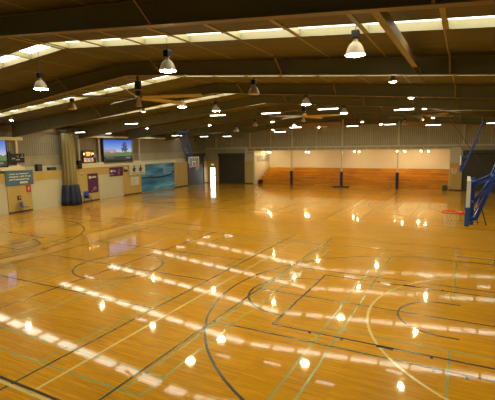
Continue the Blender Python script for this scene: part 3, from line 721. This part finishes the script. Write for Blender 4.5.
# ------------------------------------------------------------------ hanging strip lights
def strip(label, a, b, z, lit=True):
    a = Vector((a[0], a[1], z)); b = Vector((b[0], b[1], z)); ln = max(.9, (b-a).length); rz = math.atan2(b.y-a.y, b.x-a.x)
    if abs(rz) > .4: rz = 0
    c = (a+b)/2
    t = thing('strip_light', label, 'lamp', c, rz, 'hanging strip lights')
    MB().box(-ln/2, ln/2, -.05, .05, .03, .06).build('housing', WHITE, t, bevel=.008)
    MB().tube([(-ln/2+.03, 0, .015), (ln/2-.03, 0, .015)], .017, 8).build('tube', TUBE if lit else LENSOFF, t)
    for s in (-1, 1):
        x = s*ln*.4; MB().tube([(x, 0, .1), (x, 0, zl(c.x)-c.z-.07)], .005, 4).build('wire', DKSTEEL, t)
ST = [((-8.75, 6.35), (-7.75, 6.45), 6.5, 1, 'bright hanging strip light in the middle, left one of the two central ones'),
 ((-5.7, 5.85), (-4.75, 5.9), 6.5, 1, 'brightest hanging strip light, right of centre, under the third rafter'),
 ((-11.45, 5.9), (-10.6, 6.0), 6.5, 1, 'hanging strip light just below a lit bell lamp left of centre'),
 ((-18.9, 7.5), (-17.9, 7.6), 6.42, 1, 'hanging strip light just above the right end of the tree screen'),
 ((-29.2, 12.3), (-28.0, 12.3), 6.3, 1, 'hanging strip light right of the beige curtain top'),
 ((-29.2, 15.2), (-28.0, 15.2), 6.27, 1, 'hanging strip light over the left end of the tree screen'),
 ((-28.6, 24.7), (-27.2, 24.7), 6.25, 1, 'hanging strip light at the top of the far left hoop arms'),
 ((-28.6, 30.2), (-27.4, 30.2), 6.23, 1, 'hanging strip light right of the far left hoop arms'),
 ((-26.4, 32.0), (-25.2, 32.0), 6.23, 1, 'hanging strip light above the charcoal back shutter'),
 ((-15.9, 24.0), (-14.7, 24.0), 6.25, 1, 'hanging strip light above the left post, lower left of the centre one'),
 ((-13.36, 21.6), (-12.28, 21.6), 6.5, 1, 'hanging strip light against the cladding near the middle post'),
 ((-8.69, 22.8), (-7.7, 22.8), 6.5, 1, 'hanging strip light against the cladding, centre right'),
 ((-5.5, 22.2), (-4.7, 22.2), 6.5, 1, 'hanging strip light left of the rightmost padded post'),
 ((-2.8, 25.85), (-1.6, 25.85), 6.5, 1, 'bright far hanging strip light at right over the alcove end'),
 ((-2.75, 8.4), (-1.95, 8.4), 6.5, 1, 'nearer hanging strip light at right, level with a shallow lamp'),
 ((1.6, 24.5), (2.6, 24.5), 6.42, 1, 'hanging strip light at the right edge of the view'),
 ((-11.3, 22.5), (-10.3, 22.5), 6.5, 0, 'unlit hanging strip light between two lit ones in front of the cladding')]
for a, b, z, lit, lab in ST: strip(lab, a, b, z, lit)

# ------------------------------------------------------------------ large ceiling fans
def fan(label, loc, R, a0, nb=5):
    t = thing('ceiling_fan', label, 'fan', loc, 0, 'large ceiling fans')
    top = zl(loc[0])-loc[2]
    MB().lathe([(0, .75), (.15, .75), (.15, .12), (.0, .12)], k=20).build('motor', BLACK, t, smooth=False)
    MB().lathe([(.0, .40), (.17, .40), (.07, .08), (.07, -.02), (.14, -.34), (0, -.34)], k=24).build('hub', FAN, t, smooth=True)
    MB().tube([(0, 0, .7), (0, 0, max(.8, top-.2))], .05).tube([(0, 0, top-.25), (0, 0, top)], .08).build('drop_rod', DKSTEEL, t)
    for k in range(nb):
        an = math.radians(a0+k*360/nb); ca, sa = math.cos(an), math.sin(an); g = MB()
        prev = None; n0 = len(g.v)
        for i, r in enumerate((.22, R*.35, R*.7, R)):
            w = .13 - .03*i/3
            for s, dz in ((-1, .05), (1, -.05)):
                g.v.append((r*ca-s*w*sa, r*sa+s*w*ca, dz+.03)); g.v.append((r*ca-s*w*sa, r*sa+s*w*ca, dz+.055))
        for i in range(3):
            a = n0+i*4; b = a+4
            for f in ((a, b, b+2, a+2), (a+1, a+3, b+3, b+1), (a, a+1, b+1, b), (a+2, b+2, b+3, a+3)): g.f.append(f); g.m.append(0)
        g.f.append((n0, n0+2, n0+3, n0+1)); g.m.append(0); e = n0+12; g.f.append((e, e+1, e+3, e+2)); g.m.append(0)
        g.build('blade', FAN, t)
fan('large ceiling fan with tan blades and black motor at upper left', (-12.8, 2.1, 7.1), 3.0, 14)
fan('ceiling fan with dark motor farther back, centre of the roof', (-10.2, 16.4, 7.0), 2.6, 5)
fan('ceiling fan far back at right, near the far hoop arms', (-2.7, 21.6, 7.0), 2.4, 30)

# ------------------------------------------------------------------ basketball hoops
def hoop(label, loc, rz, topz=7.05):
    t = thing('basketball_hoop', label, 'basketball hoop', loc, rz, 'roof-hung basketball hoops')
    bx = .375
    b = MB().box(bx, bx+.02, -.9, .9, 2.9, 3.95).build('backboard', GLASSB, t)
    g = MB()
    for y0, y1, z0, z1 in ((-.9, .9, 3.89, 3.95), (-.9, .9, 2.9, 2.96), (-.9, -.84, 2.9, 3.95), (.84, .9, 2.9, 3.95),
                           (-.295, .295, 3.45, 3.50), (-.295, .295, 3.05, 3.10), (-.295, -.245, 3.05, 3.5), (.245, .295, 3.05, 3.5)):
        g.box(bx-.004, bx+.024, y0, y1, z0, z1)
    g.build('painted_border', WHITE, b)
    g = MB()
    for s in (-1, 1): g.box(bx-.002, bx+.075, s*.9-.015, s*.9+.015, 3.2, 3.96)
    g.box(bx-.002, bx+.075, -.915, .915, 3.945, 3.97); g.build('edge_frame', WHITE, b)
    g = MB()
    for s in (-1, 1): g.box(bx-.03, bx+.09, s*.915-.03, s*.915+.03, 2.84, 3.32)
    g.box(bx-.03, bx+.09, -.94, .94, 2.84, 2.92); g.build('padding', BPAD, t, bevel=.015)
    g = MB().tube([(.225*math.cos(2*PI*k/32), .225*math.sin(2*PI*k/32), 3.05) for k in range(32)], .017, 8, True)
    g.tube([(.225, 0, 3.05), (.36, 0, 3.05)], .03); g.box(.34, bx, -.1, .1, 2.97, 3.09); g.tube([(.12, .19, 3.045), (.36, .08, 3.0)], .01); g.tube([(.12, -.19, 3.045), (.36, -.08, 3.0)], .01)
    g.build('rim', ORANGE, t, smooth=True)
    g = MB(); n = 12; lv = [(.225, 3.04), (.20, 2.93), (.17, 2.83), (.145, 2.73), (.125, 2.62)]
    for k in range(n):
        for s in (-1, 1):
            g.tube([(r*math.cos(2*PI*(k+s*i*.5)/n), r*math.sin(2*PI*(k+s*i*.5)/n), z) for i, (r, z) in enumerate(lv)], .0032, 4)
    g.build('net', NET, t)
    g = MB()
    for s in (-1, 1): g.box(bx+.10, bx+.18, s*.3-.04, s*.3+.04, 2.86, 3.98)
    for z in (2.9, 3.4, 3.92): g.box(bx+.10, bx+.17, -.8, .8, z-.035, z+.035)
    for s in (-1, 1):
        for z in (2.98, 3.85): g.box(bx+.02, bx+.12, s*.7-.03, s*.7+.03, z-.03, z+.03)
    g.build('rear_frame', BLUE, t)
    topx = .62+(topz-3.0)*.335
    for s in (-1, 1):
        g = MB(); g.bar((.50, s*.5, 2.98), (.62, s*.5, 2.98), .08, .08); g.bar((.60, s*.5, 2.96), (topx, s*.62, topz), .09, .09); g.build('support_arm', BLUE, t)
        MB().bar((.50, s*.3, 3.82), (.98, s*.52, 4.06), .06, .06).build('strut', BLUE, t)
        MB().bar((.52, s*.28, 3.3), (.98, s*.5, 4.0), .04, .04).build('strut', BLUE, t)
        MB().bar((.98, s*.5, 4.06), (1.45, s*.3, 5.15), .06, .06).build('strut', BLUE, t)
        MB().tube([(.56, s*.4, 3.0), (.9, s*.2, 3.75)], .02, 8).build('gas_spring', CHROME, t)
        MB().tube([(.9, s*.5, 4.0), (-1.0, s*.6, topz)], .006, 4).build('lift_cable', DKSTEEL, t)
    g = MB(); g.bar((.96, -.56, 4.04), (.96, .56, 4.04), .07, .07); g.bar((1.45, -.56, 5.15), (1.45, .56, 5.15), .06, .06); g.bar((topx, -.9, topz), (topx, .9, topz), .1, .1)
    g.build('cross_tube', BLUE, t)
    g = MB(); g.box(topx-.06, topx+.06, -1.1, 1.1, topz+.03, topz+.12)
    for s in (-1, 1): g.box(topx-.04, topx+.04, s*1.0-.04, s*1.0+.04, topz+.1, topz+.55)
    g.build('roof_mount', DKSTEEL, t)
    MB().tube([(.62, .1, 2.98), (.68, .1, 2.75)], .012, 6).build('winch_handle', BLACK, t)
    return t
h1 = hoop('near roof-hung basketball hoop seen edge-on at the right, orange rim over blue padding', (0, 0, 0), 0, 6.9)
hoop('small roof-hung hoop farther back at right, above the nearest one', (-.42, 23.5, 0), 0, 6.5)
hoop('roof-hung basketball hoop facing us at far left, in front of the charcoal shutter', (-24.5, 23.5, 0), PI, 6.55)

# ------------------------------------------------------------------ world, camera, view
w = bpy.data.worlds.new('world'); S.world = w; w.use_nodes = True
w.node_tree.nodes['Background'].inputs[0].default_value = (.6, .7, .8, 1); w.node_tree.nodes['Background'].inputs[1].default_value = .3
cd = bpy.data.cameras.new('camera'); cam = bpy.data.objects.new('camera', cd); C.objects.link(cam)
cd.sensor_fit = 'HORIZONTAL'; cd.sensor_width = 36; cd.lens = FPX/495*36; cd.clip_end = 200; cd.clip_start = .05
cam.matrix_world = Matrix(((RV.x, UV.x, -FV.x, CAM.x), (RV.y, UV.y, -FV.y, CAM.y), (RV.z, UV.z, -FV.z, CAM.z), (0, 0, 0, 1)))
S.camera = cam
S.view_settings.view_transform = 'Standard'; S.view_settings.look = 'None'; S.view_settings.gamma = 1; S.view_settings.use_curve_mapping = False
S.view_settings.exposure = 1.35
